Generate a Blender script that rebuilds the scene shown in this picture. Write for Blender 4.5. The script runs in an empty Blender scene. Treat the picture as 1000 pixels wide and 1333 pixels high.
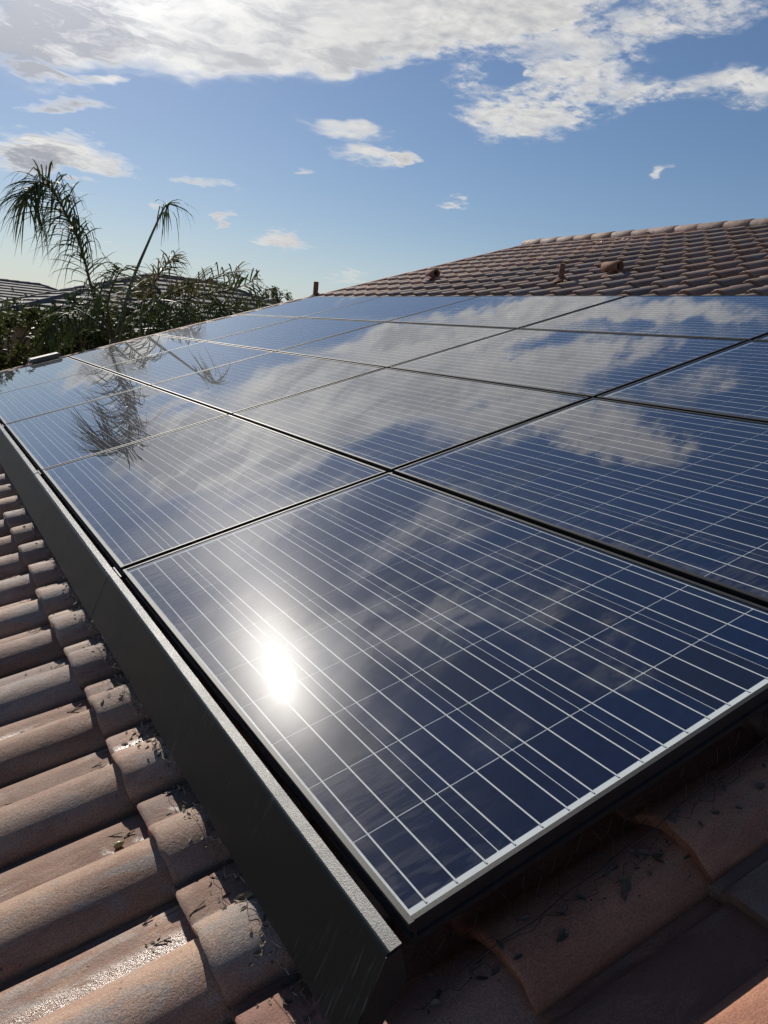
import bpy, bmesh, math, random
from mathutils import Vector, Matrix

random.seed(7)
R = math.radians
scene = bpy.context.scene
COL = scene.collection

# ------------------------------------------------------------------ camera
CAM_POS = Vector((-0.55268, -0.73872, 0.73847))
CAM_ROT = Matrix(((0.85889, 0.02114, -0.51172),
                  (-0.50291, 0.22388, -0.83484),
                  (0.09692, 0.97439, 0.20292)))       # columns: right, up, back
FOCAL = 1039.1                                          # in pixels of a 1000 px wide frame
cam_data = bpy.data.cameras.new('camera')
cam = bpy.data.objects.new('camera', cam_data)
COL.objects.link(cam)
m4 = CAM_ROT.to_4x4(); m4.translation = CAM_POS
cam.matrix_world = m4
cam_data.sensor_fit = 'HORIZONTAL'; cam_data.sensor_width = 36.0
cam_data.lens = FOCAL / 1000 * 36.0
cam_data.clip_start = 0.02; cam_data.clip_end = 8000
scene.camera = cam

# ------------------------------------------------------------------ sun, sky, exposure
SUN_AZ, SUN_EL = R(4.2), R(34.0)                        # azimuth from +Y towards +X
SUN = Vector((math.sin(SUN_AZ) * math.cos(SUN_EL), math.cos(SUN_AZ) * math.cos(SUN_EL), math.sin(SUN_EL)))
sd = bpy.data.lights.new('sun', 'SUN'); sd.energy = 5.0; sd.angle = R(0.53); sd.color = (1.0, 0.94, 0.85)
so = bpy.data.objects.new('sun', sd); COL.objects.link(so)
so.rotation_euler = SUN.to_track_quat('Z', 'Y').to_euler(); so.location = SUN * 60
scene.view_settings.view_transform = 'Standard'; scene.view_settings.look = 'None'
scene.view_settings.gamma = 1.0; scene.view_settings.use_curve_mapping = False
scene.view_settings.exposure = 0.0
SKY_STRENGTH = 0.065
scene.cycles.adaptive_threshold = 0.02
scene.cycles.max_bounces = 6; scene.cycles.diffuse_bounces = 2; scene.cycles.glossy_bounces = 3
scene.cycles.transparent_max_bounces = 6; scene.cycles.caustics_reflective = False; scene.cycles.caustics_refractive = False

# clouds: azimuth, elevation (degrees), 2x2 shape matrix, weight
CLOUDS = [
    (18.53,19.20,0.0782,-0.0016,0.0231,-0.2420,1.00), (8.16,16.91,0.1602,-0.0281,0.0163,-0.3213,0.80), (27.30,20.12,0.1522,0.0298,0.0468,-0.2930,1.00),
    (6.49,14.42,0.2164,-0.0960,-0.1189,-0.5093,0.65), (11.29,14.13,0.4807,0.0129,0.4782,-2.6767,0.90), (9.09,12.27,0.3198,0.0231,0.4556,-1.9757,0.85),
    (7.98,13.55,0.3940,-0.0805,-0.0182,-2.4030,0.70), (6.73,9.16,0.2928,-0.0185,0.0737,-0.7217,1.10), (10.26,9.53,0.2623,-0.0454,-0.0377,-1.3090,1.00),
    (8.02,10.38,0.2577,-0.0421,0.0029,-1.7673,1.00), (10.16,8.04,0.9130,0.0185,0.3756,-2.4604,0.90), (14.35,7.68,1.4656,-0.4706,-0.5418,-2.5491,0.90),
    (19.05,7.25,1.0601,0.7580,0.9328,-1.3409,1.00), (22.65,6.16,0.4617,-0.0516,-0.0704,-1.2604,1.10), (16.91,9.15,0.7339,-0.0717,0.0068,-3.0639,0.75),
    (18.88,9.32,0.6729,-0.0859,-0.0948,-2.6542,0.75), (26.45,13.45,0.2781,-0.0571,-0.1524,-1.2152,1.00), (28.12,12.07,0.3135,0.0061,0.0520,-1.3560,1.00),
    (30.70,12.18,0.7420,0.0802,0.1982,-2.1595,0.90), (23.23,10.93,1.3981,0.1070,0.3618,-3.0700,0.80), (31.47,18.89,0.1502,0.0381,0.1347,-0.7990,0.85),
    (38.37,19.52,0.1621,-0.0466,-0.1080,-0.4434,0.72), (37.31,14.82,0.2203,0.0082,-0.0099,-0.6699,0.95), (41.71,16.97,0.1726,0.1017,0.1416,-0.3863,0.72),
    (46.27,20.77,0.1195,0.0474,0.0909,-0.6284,0.78), (49.17,17.38,0.1575,0.0476,0.0798,-0.8660,0.62), (52.16,16.79,0.3230,0.0003,-0.1281,-0.7471,0.62),
    (35.51,16.88,0.2987,-0.1568,-0.1955,-0.4916,0.50), (36.44,17.44,0.5538,0.0772,0.0695,-1.1860,-0.55), (46.92,12.55,1.6215,1.2983,1.1172,-1.7710,0.90),
    (34.19,9.84,1.0655,0.1265,0.2176,-2.6083,0.60), (27.53,4.31,0.5561,-0.0013,0.0409,-2.4602,0.70), (19.70,19.13,0.0607,0.0143,-0.0493,0.2388,1.25),
    (32.69,20.00,0.1042,0.0179,-0.1150,0.6244,1.00), (12.37,20.08,0.1001,0.0243,-0.0786,0.3942,0.90), (44.28,22.93,0.0960,0.0346,-0.3359,0.8549,0.90),
    (37.01,24.05,0.1033,0.0214,-0.0970,0.4663,1.00), (38.39,29.63,0.1122,0.0781,-0.2002,0.3484,0.95), (30.15,25.34,0.1190,0.0216,-0.0610,0.3794,0.95),
    (44.74,28.38,0.2339,-0.0130,0.0211,0.5775,0.60), (8.03,23.27,0.0733,0.0181,-0.0597,0.3014,0.75), (21.61,30.73,0.0823,0.0058,-0.0185,0.3632,0.60),
    (14.71,36.23,0.0531,0.0043,-0.0138,0.2314,0.62), (3.51,31.65,0.0761,0.0665,-0.0835,0.1244,0.65), (29.10,42.60,0.0713,0.1333,-0.1605,0.1604,0.50),
    (6.75,41.50,0.1204,0.0015,-0.0126,0.3240,0.50), (17.23,45.31,0.1486,0.0021,-0.0061,0.4976,0.36),
]

class NT:
    """small helper around a node tree"""
    def __init__(self, tree):
        self.t = tree; self.n = tree.nodes; self.l = tree.links
    def node(self, typ, **kw):
        nd = self.n.new(typ)
        for k, v in kw.items(): setattr(nd, k, v)
        return nd
    def put(self, sock, v):
        if v is None: return
        if hasattr(v, 'is_output') or isinstance(v, bpy.types.NodeSocket): self.l.new(v, sock)
        else: sock.default_value = v
    def math(self, op, a, b=None, c=None, clamp=False):
        nd = self.node('ShaderNodeMath', operation=op); nd.use_clamp = clamp
        self.put(nd.inputs[0], a); self.put(nd.inputs[1], b); self.put(nd.inputs[2], c)
        return nd.outputs[0]
    def vmath(self, op, a, b=None, out=0):
        nd = self.node('ShaderNodeVectorMath', operation=op)
        self.put(nd.inputs[0], a); self.put(nd.inputs[1], b)
        return nd.outputs[out]
    def mix(self, f, a, b, mode='MIX'):
        nd = self.node('ShaderNodeMix', data_type='RGBA', blend_type=mode)
        self.put(nd.inputs[0], f); self.put(nd.inputs[6], a); self.put(nd.inputs[7], b)
        return nd.outputs[2]
    def noise(self, vec, scale, detail=4, rough=0.55, dist=0.0, color=False):
        nd = self.node('ShaderNodeTexNoise')
        self.put(nd.inputs['Vector'], vec); nd.inputs['Scale'].default_value = scale
        nd.inputs['Detail'].default_value = detail; nd.inputs['Roughness'].default_value = rough
        nd.inputs['Distortion'].default_value = dist
        return nd.outputs[1 if color else 0]
    def smooth(self, x, a, b):
        nd = self.node('ShaderNodeMapRange', interpolation_type='SMOOTHSTEP')
        self.put(nd.inputs[0], x); nd.inputs[1].default_value = a; nd.inputs[2].default_value = b
        return nd.outputs[0]
    def scale(self, vec, s):
        return self.vmath('MULTIPLY', vec, s)
    def bump(self, h, strength, dist, normal=None):
        nd = self.node('ShaderNodeBump'); nd.inputs['Strength'].default_value = strength
        nd.inputs['Distance'].default_value = dist
        self.put(nd.inputs['Height'], h)
        if normal is not None: self.put(nd.inputs['Normal'], normal)
        return nd.outputs[0]

def build_world():
    w = bpy.data.worlds.new('World'); scene.world = w; w.use_nodes = True
    t = NT(w.node_tree); t.n.clear()
    out = t.node('ShaderNodeOutputWorld'); bg = t.node('ShaderNodeBackground')
    bg.inputs['Strength'].default_value = SKY_STRENGTH
    sky = t.node('ShaderNodeTexSky'); sky.sky_type = 'NISHITA'; sky.sun_disc = False
    sky.sun_elevation = SUN_EL; sky.sun_rotation = SUN_AZ
    sky.altitude = 400; sky.air_density = 1.1; sky.dust_density = 0.4; sky.ozone_density = 2.6
    tc = t.node('ShaderNodeTexCoord')
    d = t.vmath('NORMALIZE', tc.outputs['Generated'])
    sep = t.node('ShaderNodeSeparateXYZ'); t.put(sep.inputs[0], d)
    x, y, z = sep.outputs
    az = t.math('MULTIPLY', t.math('ARCTAN2', x, y), 57.29578)
    el = t.math('MULTIPLY', t.math('ARCSINE', z), 57.29578)
    ae = t.node('ShaderNodeCombineXYZ'); t.put(ae.inputs[0], az); t.put(ae.inputs[1], el)
    # cloud layer coordinates: direction projected on a high flat layer
    zz = t.math('ADD', t.math('MAXIMUM', z, 0.0), 0.13)
    q = t.node('ShaderNodeCombineXYZ'); t.put(q.inputs[0], t.math('DIVIDE', x, zz)); t.put(q.inputs[1], t.math('DIVIDE', y, zz))
    q = q.outputs[0]
    # warp the angular coordinates a little so outlines are not ellipses
    wn = t.noise(q, 4.0, 3, 0.65, color=True)
    wv = t.vmath('SUBTRACT', wn, (0.5, 0.5, 0.5))
    aew = t.vmath('ADD', ae.outputs[0], t.scale(wv, (5.0, 2.6, 0.0)))
    total = None
    for (a0, e0, m00, m01, m10, m11, wt) in CLOUDS:
        dv = t.vmath('SUBTRACT', aew, (a0, e0, 0))
        p = t.vmath('DOT_PRODUCT', dv, (m00, m01, 0), out=1)
        s = t.vmath('DOT_PRODUCT', dv, (m10, m11, 0), out=1)
        r2 = t.math('MULTIPLY_ADD', p, p, t.math('MULTIPLY', s, s))
        g = t.math('SUBTRACT', 1.0, r2, clamp=True)
        total = t.math('MULTIPLY_ADD', g, wt, total if total is not None else 0.0)
    total = t.math('MINIMUM', total, 1.15)
    # thin scattered cloud everywhere else in the sky
    gen = t.smooth(t.noise(t.vmath('ADD', q, (3.1, 7.7, 0)), 0.9, 3, 0.5), 0.52, 0.85)
    away = t.smooth(t.math('ABSOLUTE', t.math('SUBTRACT', az, 25.0)), 45, 75)
    total = t.math('MULTIPLY_ADD', t.math('MULTIPLY', gen, away), 0.9, total)
    f1 = t.noise(q, 7.0, 9, 0.68, 0.0)
    puff = t.noise(t.vmath('ADD', q, (11.3, 2.7, 0.0)), 26.0, 6, 0.60, 0.0)
    side = t.smooth(az, 24.0, 34.0)               # billowy on the right, smooth sheet on the left
    low = t.smooth(el, 14.5, 11.0)                # small low clouds are ragged
    amp = t.math('MAXIMUM', t.math('MULTIPLY_ADD', side, 1.75, 0.15), t.math('MULTIPLY', low, 1.5))
    fz = t.math('ADD', t.math('MULTIPLY', t.math('SUBTRACT', f1, 0.5), t.math('MULTIPLY_ADD', side, 0.9, 1.3)), t.math('MULTIPLY', t.math('SUBTRACT', puff, 0.5), amp))
    dens = t.math('ADD', total, t.math('MULTIPLY', fz, t.smooth(total, 0.0, 0.35)))
    soft = t.noise(t.vmath('ADD', t.scale(aew, (0.16, 0.62, 1.0)), (4.7, 5.1, 2.2)), 1.0, 7, 0.66, 0.35)   # long soft streaks
    thin = t.smooth(total, 1.05, 0.35)
    wisp = t.math('MULTIPLY_ADD', thin, t.math('SUBTRACT', t.smooth(soft, 0.36, 0.62), 1.0), 1.0)
    alpha = t.smooth(t.math('MULTIPLY_ADD', side, t.math('MULTIPLY', dens, 0.20), dens), 0.06, 1.02)
    alpha = t.math('MULTIPLY', alpha, wisp)
    # self shading: relief seen against the sun, grey where the sheet is thick
    lit = t.noise(t.vmath('ADD', q, (11.3, 2.745, 0.0)), 26.0, 3, 0.52, 0.0)
    rel = t.math('SUBTRACT', puff, lit)
    left = t.smooth(az, 17.0, 5.0)
    shade = t.math('MULTIPLY', t.smooth(soft, 0.38, 0.64), t.math('MULTIPLY_ADD', side, -0.30, t.math('MULTIPLY_ADD', left, 0.40, 0.55)))
    shade = t.math('MULTIPLY_ADD', t.smooth(dens, 0.6, 1.5), 0.25, shade)
    shade = t.math('MULTIPLY_ADD', t.math('MULTIPLY', rel, -1.0), t.math('MULTIPLY_ADD', side, 1.0, 0.10), t.math('MULTIPLY', shade, t.smooth(dens, 0.25, 1.0)))
    shade = t.math('MAXIMUM', t.math('MINIMUM', shade, 0.95), 0.0)
    shade = t.math('MULTIPLY_ADD', t.math('MULTIPLY', left, t.smooth(el, 11.0, 15.0)), 0.38, shade)
    shade = t.math('MINIMUM', shade, 0.95)
    # light scattered forward through the cloud near the sun
    sunny = t.math('POWER', t.math('MAXIMUM', t.vmath('DOT_PRODUCT', d, tuple(SUN), out=1), 0.0), 30.0)
    glow = t.math('MULTIPLY_ADD', sunny, 2.3, 0.95)
    cc = t.mix(shade, (12.4, 12.2, 11.8, 1), (5.2, 5.4, 6.0, 1))
    sc_ = t.node('ShaderNodeVectorMath', operation='SCALE'); t.put(sc_.inputs[0], cc); t.put(sc_.inputs['Scale'], glow); cc = sc_.outputs[0]
    hs = t.node('ShaderNodeHueSaturation'); hs.inputs['Saturation'].default_value = 1.08; t.put(hs.inputs['Color'], t.mix(1.0, sky.outputs[0], (0.96, 0.96, 1.03, 1), 'MULTIPLY'))
    hz = t.math('MULTIPLY', t.smooth(el, 8.5, -1.5), 0.66)               # pale haze towards the horizon
    hzc = t.mix(hz, hs.outputs[0], (7.6, 9.2, 10.2, 1))
    colr = t.mix(t.math('MULTIPLY', alpha, 0.96), hzc, cc)
    t.put(bg.inputs['Color'], colr); t.l.new(bg.outputs[0], out.inputs[0])
build_world()
scene.world.cycles.sampling_method = 'MANUAL'; scene.world.cycles.sample_map_resolution = 256

# ------------------------------------------------------------------ frames and helpers
PITCH = R(18.43)
CP, SP = math.cos(PITCH), math.sin(PITCH)
# roof frame: local x runs up the slope, y along the ridge (away from the camera), z off the roof
ROOF = Matrix(((CP, 0, -SP, 0), (0, 1, 0, 0), (SP, 0, CP, 0), (0, 0, 0, 1)))
def rp(v, u, n): return ROOF @ Vector((v, u, n))
def pixel_ray(x, y):
    return (CAM_ROT @ Vector(((x - 500) / FOCAL, -(y - 666.5) / FOCAL, -1))).normalized()
def at(x, y, Y):
    """the point on the line of sight through photo pixel x, y that lies in the vertical plane Y"""
    d = pixel_ray(x, y); return CAM_POS + d * ((Y - CAM_POS.y) / d.y)
def project(p):
    q = CAM_ROT.transposed() @ (p - CAM_POS)
    if q.z > -0.05: return None
    return 500 - FOCAL * q.x / q.z, 666.5 + FOCAL * q.y / q.z, -q.z

class MB:
    def __init__(self): self.v = []; self.f = []
    def add(self, vs, fs):
        o = len(self.v); self.v += [tuple(p) for p in vs]; self.f += [tuple(i + o for i in f) for f in fs]; return self
    def box(self, x0, x1, y0, y1, z0, z1):
        return self.add([(x0,y0,z0),(x1,y0,z0),(x1,y1,z0),(x0,y1,z0),(x0,y0,z1),(x1,y0,z1),(x1,y1,z1),(x0,y1,z1)],
                        [(3,2,1,0),(4,5,6,7),(0,1,5,4),(1,2,6,5),(2,3,7,6),(3,0,4,7)])
    def tube(self, pts, rad, seg=8, caps=True):
        pts = [Vector(p) for p in pts]; n = len(pts)
        if not hasattr(rad, '__len__'): rad = [rad] * n
        vs, fs = [], []; ref = None
        for i, p in enumerate(pts):
            tg = (pts[min(i+1, n-1)] - pts[max(i-1, 0)]).normalized()
            if ref is None:
                ref = tg.orthogonal().normalized()
            a = (ref - tg * ref.dot(tg)).normalized(); ref = a
            b = tg.cross(a)
            for k in range(seg):
                an = 2 * math.pi * k / seg
                vs.append(p + (a * math.cos(an) + b * math.sin(an)) * rad[i])
        for i in range(n - 1):
            for k in range(seg):
                k2 = (k + 1) % seg
                fs.append((i*seg+k, i*seg+k2, (i+1)*seg+k2, (i+1)*seg+k))
        if caps:
            fs.append(tuple(range(seg))[::-1]); fs.append(tuple((n-1)*seg + k for k in range(seg)))
        return self.add(vs, fs)
    def extrude(self, poly, axis, a, b):
        """closed polygon (p,q) swept along one axis: 'y' -> (p, s, q); 'x' -> (s, p, q)"""
        n = len(poly); vs = []
        for s in (a, b):
            for p, q in poly: vs.append((p, s, q) if axis == 'y' else (s, p, q))
        fs = [(i, (i+1) % n, n + (i+1) % n, n + i) for i in range(n)]
        fs += [tuple(range(n))[::-1], tuple(range(n, 2*n))]
        return self.add(vs, fs)
    def mesh(self, name, mat, smooth=False):
        me = bpy.data.meshes.new(name); me.from_pydata(self.v, [], self.f); me.update()
        if mat: me.materials.append(mat)
        bm = bmesh.new(); bm.from_mesh(me); bmesh.ops.recalc_face_normals(bm, faces=bm.faces); bm.to_mesh(me); bm.free()
        if smooth: me.shade_smooth()
        return me
    def build(self, name, mat, parent=None, smooth=False):
        return link(name, self.mesh(name, mat, smooth), parent)

def link(name, data, parent=None, matrix=None):
    o = bpy.data.objects.new(name, data); COL.objects.link(o)
    if parent: o.parent = parent
    if matrix is not None: o.matrix_world = matrix
    return o
def tag(o, label=None, cat=None, group=None, kind=None):
    if label: o['label'] = label
    if cat: o['category'] = cat
    if group: o['group'] = group
    if kind: o['kind'] = kind
    return o
def empty(name, matrix=None):
    o = bpy.data.objects.new(name, None); COL.objects.link(o); o.empty_display_size = 0.1
    if matrix is not None: o.matrix_world = matrix
    return o
def bevel(o, w, seg=2):
    m = o.modifiers.new('bevel', 'BEVEL'); m.width = w; m.segments = seg; m.limit_method = 'ANGLE'; m.angle_limit = R(35)

# ------------------------------------------------------------------ materials
def mat(name):
    m = bpy.data.materials.new(name); m.use_nodes = True
    t = NT(m.node_tree); t.n.clear()
    out = t.node('ShaderNodeOutputMaterial'); b = t.node('ShaderNodeBsdfPrincipled')
    t.l.new(b.outputs[0], out.inputs[0])
    return m, t, b, out
def simple(name, col, rough=0.6, metal=0.0, var=0.0, scale=8.0, bump=0.0, bscale=60.0, spec=0.5):
    m, t, b, out = mat(name)
    tc = t.node('ShaderNodeTexCoord').outputs['Object']
    c = (*col, 1)
    if var:
        n = t.noise(tc, scale, 6, 0.6)
        lo = tuple(x * (1 - var) for x in col) + (1,); hi = tuple(min(1, x * (1 + var)) for x in col) + (1,)
        t.put(b.inputs['Base Color'], t.mix(t.smooth(n, 0.3, 0.7), lo, hi))
    else: b.inputs['Base Color'].default_value = c
    b.inputs['Roughness'].default_value = rough; b.inputs['Metallic'].default_value = metal
    b.inputs['Specular IOR Level'].default_value = spec
    if bump: t.put(b.inputs['Normal'], t.bump(t.noise(tc, bscale, 4, 0.6), bump, 0.004))
    return m

TILE_W, TILE_L, TILE_X0, TILE_Y0 = 0.293, 0.352, -0.230, -0.0895
def mat_tile(name, wet=1.0, tint=(1, 1, 1)):
    m, t, b, out = mat(name)
    tc = t.node('ShaderNodeTexCoord').outputs['Object']
    info = t.node('ShaderNodeObjectInfo'); rnd = info.outputs['Random']
    off = t.node('ShaderNodeCombineXYZ'); t.put(off.inputs[0], t.math('MULTIPLY', rnd, 37.0)); t.put(off.inputs[2], t.math('MULTIPLY', rnd, 91.0))
    p = t.vmath('ADD', tc, off.outputs[0])
    ps = t.scale(p, (0.35, 1.0, 1.0))                     # streaks run down the slope
    sep = t.node('ShaderNodeSeparateXYZ'); t.put(sep.inputs[0], tc)
    yy = t.math('MODULO', t.math('ADD', sep.outputs[1], TILE_W * 40), TILE_W)
    pan = t.math('MULTIPLY', t.smooth(yy, 0.145, 0.172), t.smooth(yy, 0.300, 0.282))
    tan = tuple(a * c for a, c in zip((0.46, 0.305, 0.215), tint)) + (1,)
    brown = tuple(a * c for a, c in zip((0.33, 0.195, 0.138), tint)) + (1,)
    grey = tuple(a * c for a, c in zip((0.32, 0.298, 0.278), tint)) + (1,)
    n1 = t.noise(ps, 9.0, 7, 0.65, 0.4); n2 = t.noise(t.vmath('ADD', ps, (5, 3, 1)), 13.0, 6, 0.6, 0.8)
    col = t.mix(t.smooth(n1, 0.38, 0.60), tan, brown)
    col = t.mix(t.math('MULTIPLY', t.smooth(n2, 0.50, 0.62), 0.6), col, grey)
    # fine grain, pits and dark specks
    fine = t.noise(p, 330.0, 3, 0.75); gr = t.noise(p, 130.0, 5, 0.75)
    col = t.mix(t.smooth(fine, 0.35, 0.68), col, t.mix(1.0, col, (0.58, 0.56, 0.54, 1), 'MULTIPLY'))
    spk = t.node('ShaderNodeTexVoronoi'); t.put(spk.inputs['Vector'], p); spk.inputs['Scale'].default_value = 55.0
    speck = t.math('MULTIPLY', t.smooth(spk.outputs['Distance'], 0.13, 0.06), t.smooth(t.noise(p, 30, 2), 0.50, 0.62))
    col = t.mix(t.math('MULTIPLY', speck, 0.8), col, (0.03, 0.024, 0.02, 1))
    # reddish silt in the channel, edged like a dried puddle
    sil = t.math('MULTIPLY', pan, t.smooth(t.noise(ps, 14.0, 5, 0.6, 0.6), 0.40, 0.50))
    col = t.mix(t.math('MULTIPLY', sil, 0.65), col, (0.20 * tint[0], 0.108 * tint[1], 0.075 * tint[2], 1))
    hv = t.node('ShaderNodeHueSaturation'); t.put(hv.inputs['Color'], col)
    t.put(hv.inputs['Value'], t.math('MULTIPLY_ADD', rnd, 0.40, 0.84)); t.put(hv.inputs['Saturation'], t.math('MULTIPLY_ADD', t.math('FRACT', t.math('MULTIPLY', rnd, 17.3)), 0.35, 0.75))
    col = hv.outputs[0]
    wm = t.math('MULTIPLY', pan, t.smooth(t.noise(t.vmath('ADD', ps, (9, 1, 4)), 11.0, 5, 0.65, 0.5), 0.50, 0.58))
    wm = t.math('MULTIPLY', t.math('MULTIPLY', wm, wet), t.smooth(yy, 0.225, 0.195))
    t.put(b.inputs['Base Color'], t.mix(t.math('MULTIPLY', wm, 0.45), col, t.mix(1.0, col, (0.5, 0.45, 0.42, 1), 'MULTIPLY')))
    rg = t.math('MULTIPLY_ADD', t.noise(p, 25, 4), 0.25, 0.58)
    t.put(b.inputs['Roughness'], t.math('MULTIPLY_ADD', wm, -0.50, rg))
    h = t.math('ADD', t.math('MULTIPLY', gr, 0.6), t.math('ADD', t.math('MULTIPLY', fine, 0.35), t.math('MULTIPLY', speck, -0.5)))
    bp = t.node('ShaderNodeBump'); bp.inputs['Distance'].default_value = 0.0048
    t.put(bp.inputs['Strength'], t.math('MULTIPLY_ADD', wm, -0.40, 0.75)); t.put(bp.inputs['Height'], h)
    big = t.bump(t.noise(p, 16.0, 3, 0.5), 0.35, 0.008, bp.outputs[0])
    t.put(b.inputs['Normal'], big)
    b.inputs['Specular IOR Level'].default_value = 0.4
    return m

def mat_glass():
    m, t, b, out = mat('panel_glass')
    t.n.remove(b)
    tc = t.node('ShaderNodeTexCoord').outputs['Object']
    info = t.node('ShaderNodeObjectInfo'); rnd = info.outputs['Random']
    off = t.node('ShaderNodeCombineXYZ'); t.put(off.inputs[0], t.math('MULTIPLY', rnd, 40.0)); t.put(off.inputs[1], t.math('MULTIPLY', rnd, 23.0))
    p = t.vmath('ADD', tc, off.outputs[0])
    sep = t.node('ShaderNodeSeparateXYZ'); t.put(sep.inputs[0], tc)
    # water held along the lower edge: wavy runs that lie up and down the slope
    wz = t.math('MULTIPLY', t.smooth(sep.outputs[0], 0.30, 0.05), t.smooth(t.noise(p, 2.3, 3), 0.36, 0.52))
    run = t.noise(t.scale(p, (0.16, 1.0, 1.0)), 42.0, 3, 0.5, 1.4)
    drop = t.node('ShaderNodeTexVoronoi'); t.put(drop.inputs['Vector'], p); drop.inputs['Scale'].default_value = 34.0
    dm = t.math('MULTIPLY', t.smooth(drop.outputs['Distance'], 0.10, 0.02), t.smooth(t.noise(p, 7.0, 2), 0.55, 0.63))
    wave = t.noise(p, 5.0, 2, 0.5)
    h = t.math('ADD', t.math('MULTIPLY', t.math('MULTIPLY', run, wz), 0.7), t.math('ADD', t.math('MULTIPLY', dm, 0.5), t.math('MULTIPLY', wave, 0.04)))
    nrm = t.bump(h, 0.30, 0.0016)
    lw = t.node('ShaderNodeLayerWeight'); lw.inputs['Blend'].default_value = 0.5; t.put(lw.inputs['Normal'], nrm)
    refl = t.math('MULTIPLY_ADD', t.math('POWER', lw.outputs['Facing'], 3.3), 0.95, 0.05)      # same from both sides of the pane
    sharp = t.node('ShaderNodeBsdfGlossy'); sharp.distribution = 'BECKMANN'; sharp.inputs['Roughness'].default_value = 0.018; t.put(sharp.inputs['Normal'], nrm)
    broad = t.node('ShaderNodeBsdfGlossy'); broad.inputs['Roughness'].default_value = 0.24
    mid = t.node('ShaderNodeBsdfGlossy'); mid.inputs['Roughness'].default_value = 0.06; t.put(mid.inputs['Normal'], nrm)
    g0 = t.node('ShaderNodeMixShader'); g0.inputs[0].default_value = 0.0035
    t.l.new(sharp.outputs[0], g0.inputs[1]); t.l.new(mid.outputs[0], g0.inputs[2])
    gl = t.node('ShaderNodeMixShader'); gl.inputs[0].default_value = 0.038
    t.l.new(g0.outputs[0], gl.inputs[1]); t.l.new(broad.outputs[0], gl.inputs[2])
    tr = t.node('ShaderNodeBsdfTransparent'); tr.inputs['Color'].default_value = (0.94, 0.96, 0.96, 1)
    dust = t.node('ShaderNodeBsdfDiffuse'); dust.inputs['Color'].default_value = (0.42, 0.40, 0.37, 1)
    film = t.math('MULTIPLY_ADD', t.smooth(t.noise(p, 3.0, 6, 0.65), 0.35, 0.75), 0.007, 0.002)
    film = t.math('ADD', film, t.math('MULTIPLY', t.math('MULTIPLY', t.smooth(run, 0.50, 0.60), wz), 0.05))
    spot = t.node('ShaderNodeTexVoronoi'); t.put(spot.inputs['Vector'], p); spot.inputs['Scale'].default_value = 75.0
    spots = t.math('MULTIPLY', t.smooth(spot.outputs['Distance'], 0.10, 0.05), t.smooth(t.noise(p, 11.0, 2), 0.56, 0.66))
    film = t.math('MULTIPLY_ADD', spots, 0.16, film)
    edge = t.math('MULTIPLY', t.smooth(sep.outputs[0], 0.060, 0.012), t.smooth(t.noise(p, 9.0, 5, 0.65), 0.40, 0.66))   # silt left along the lower frame
    film = t.math('MULTIPLY_ADD', edge, 0.16, film)
    m1 = t.node('ShaderNodeMixShader'); t.put(m1.inputs[0], film); t.l.new(tr.outputs[0], m1.inputs[1]); t.l.new(dust.outputs[0], m1.inputs[2])
    m2 = t.node('ShaderNodeMixShader'); t.put(m2.inputs[0], refl); t.l.new(m1.outputs[0], m2.inputs[1]); t.l.new(gl.outputs[0], m2.inputs[2])
    t.l.new(m2.outputs[0], out.inputs[0])
    return m

def mat_cell():
    m, t, b, out = mat('silicon_cell')
    tc = t.node('ShaderNodeTexCoord').outputs['Object']
    rnd = t.node('ShaderNodeObjectInfo').outputs['Random']
    vo = t.node('ShaderNodeTexVoronoi'); t.put(vo.inputs['Vector'], t.vmath('ADD', tc, (3.3, 1.7, 0))); vo.inputs['Scale'].default_value = 55.0
    flake = t.node('ShaderNodeSeparateColor'); t.put(flake.inputs[0], vo.outputs['Color'])
    c = t.mix(flake.outputs[0], (0.006, 0.013, 0.043, 1), (0.010, 0.019, 0.058, 1))
    c = t.mix(t.math('MULTIPLY', rnd, 0.85), c, (0.010, 0.012, 0.028, 1))
    t.put(b.inputs['Base Color'], c); b.inputs['Roughness'].default_value = 0.6; b.inputs['Specular IOR Level'].default_value = 0.0
    return m

def mat_skirt(name, flange):
    m, t, b, out = mat(name)
    tc = t.node('ShaderNodeTexCoord').outputs['Object']
    st = t.scale(tc, (1.0, 1.0, 0.14)) if not flange else tc
    streak = t.noise(t.scale(tc, (0.07, 1.0, 0.07)), 150.0, 3, 0.6, 0.3)
    patch = t.noise(tc, 5.0, 4, 0.6)
    sm = t.math('MULTIPLY', t.smooth(streak, 0.56, 0.70), t.smooth(patch, 0.44, 0.62))
    base = t.mix(t.math('MULTIPLY', sm, 0.40), (0.0013, 0.0040, 0.0055, 1), (0.085, 0.10, 0.105, 1))
    dust = t.smooth(t.noise(tc, 2.2, 6, 0.65), 0.45, 0.75)
    base = t.mix(t.math('MULTIPLY', dust, 0.03), base, (0.12, 0.14, 0.145, 1))
    grit = t.noise(tc, 420.0 if flange else 260.0, 3, 0.7)
    if flange:
        base = t.mix(t.math('MULTIPLY', t.smooth(grit, 0.42, 0.62), 0.30), base, (0.25, 0.26, 0.26, 1))
    t.put(b.inputs['Base Color'], base)
    t.put(b.inputs['Roughness'], t.math('MULTIPLY_ADD', patch, 0.25, 0.30 if flange else 0.26))
    t.put(b.inputs['Normal'], t.bump(t.math('ADD', grit, t.math('MULTIPLY', t.noise(tc, 9.0, 2), 2.0)), 0.40 if flange else 0.07, 0.0020))
    b.inputs['Specular IOR Level'].default_value = 0.5 if flange else 0.22
    return m

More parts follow.
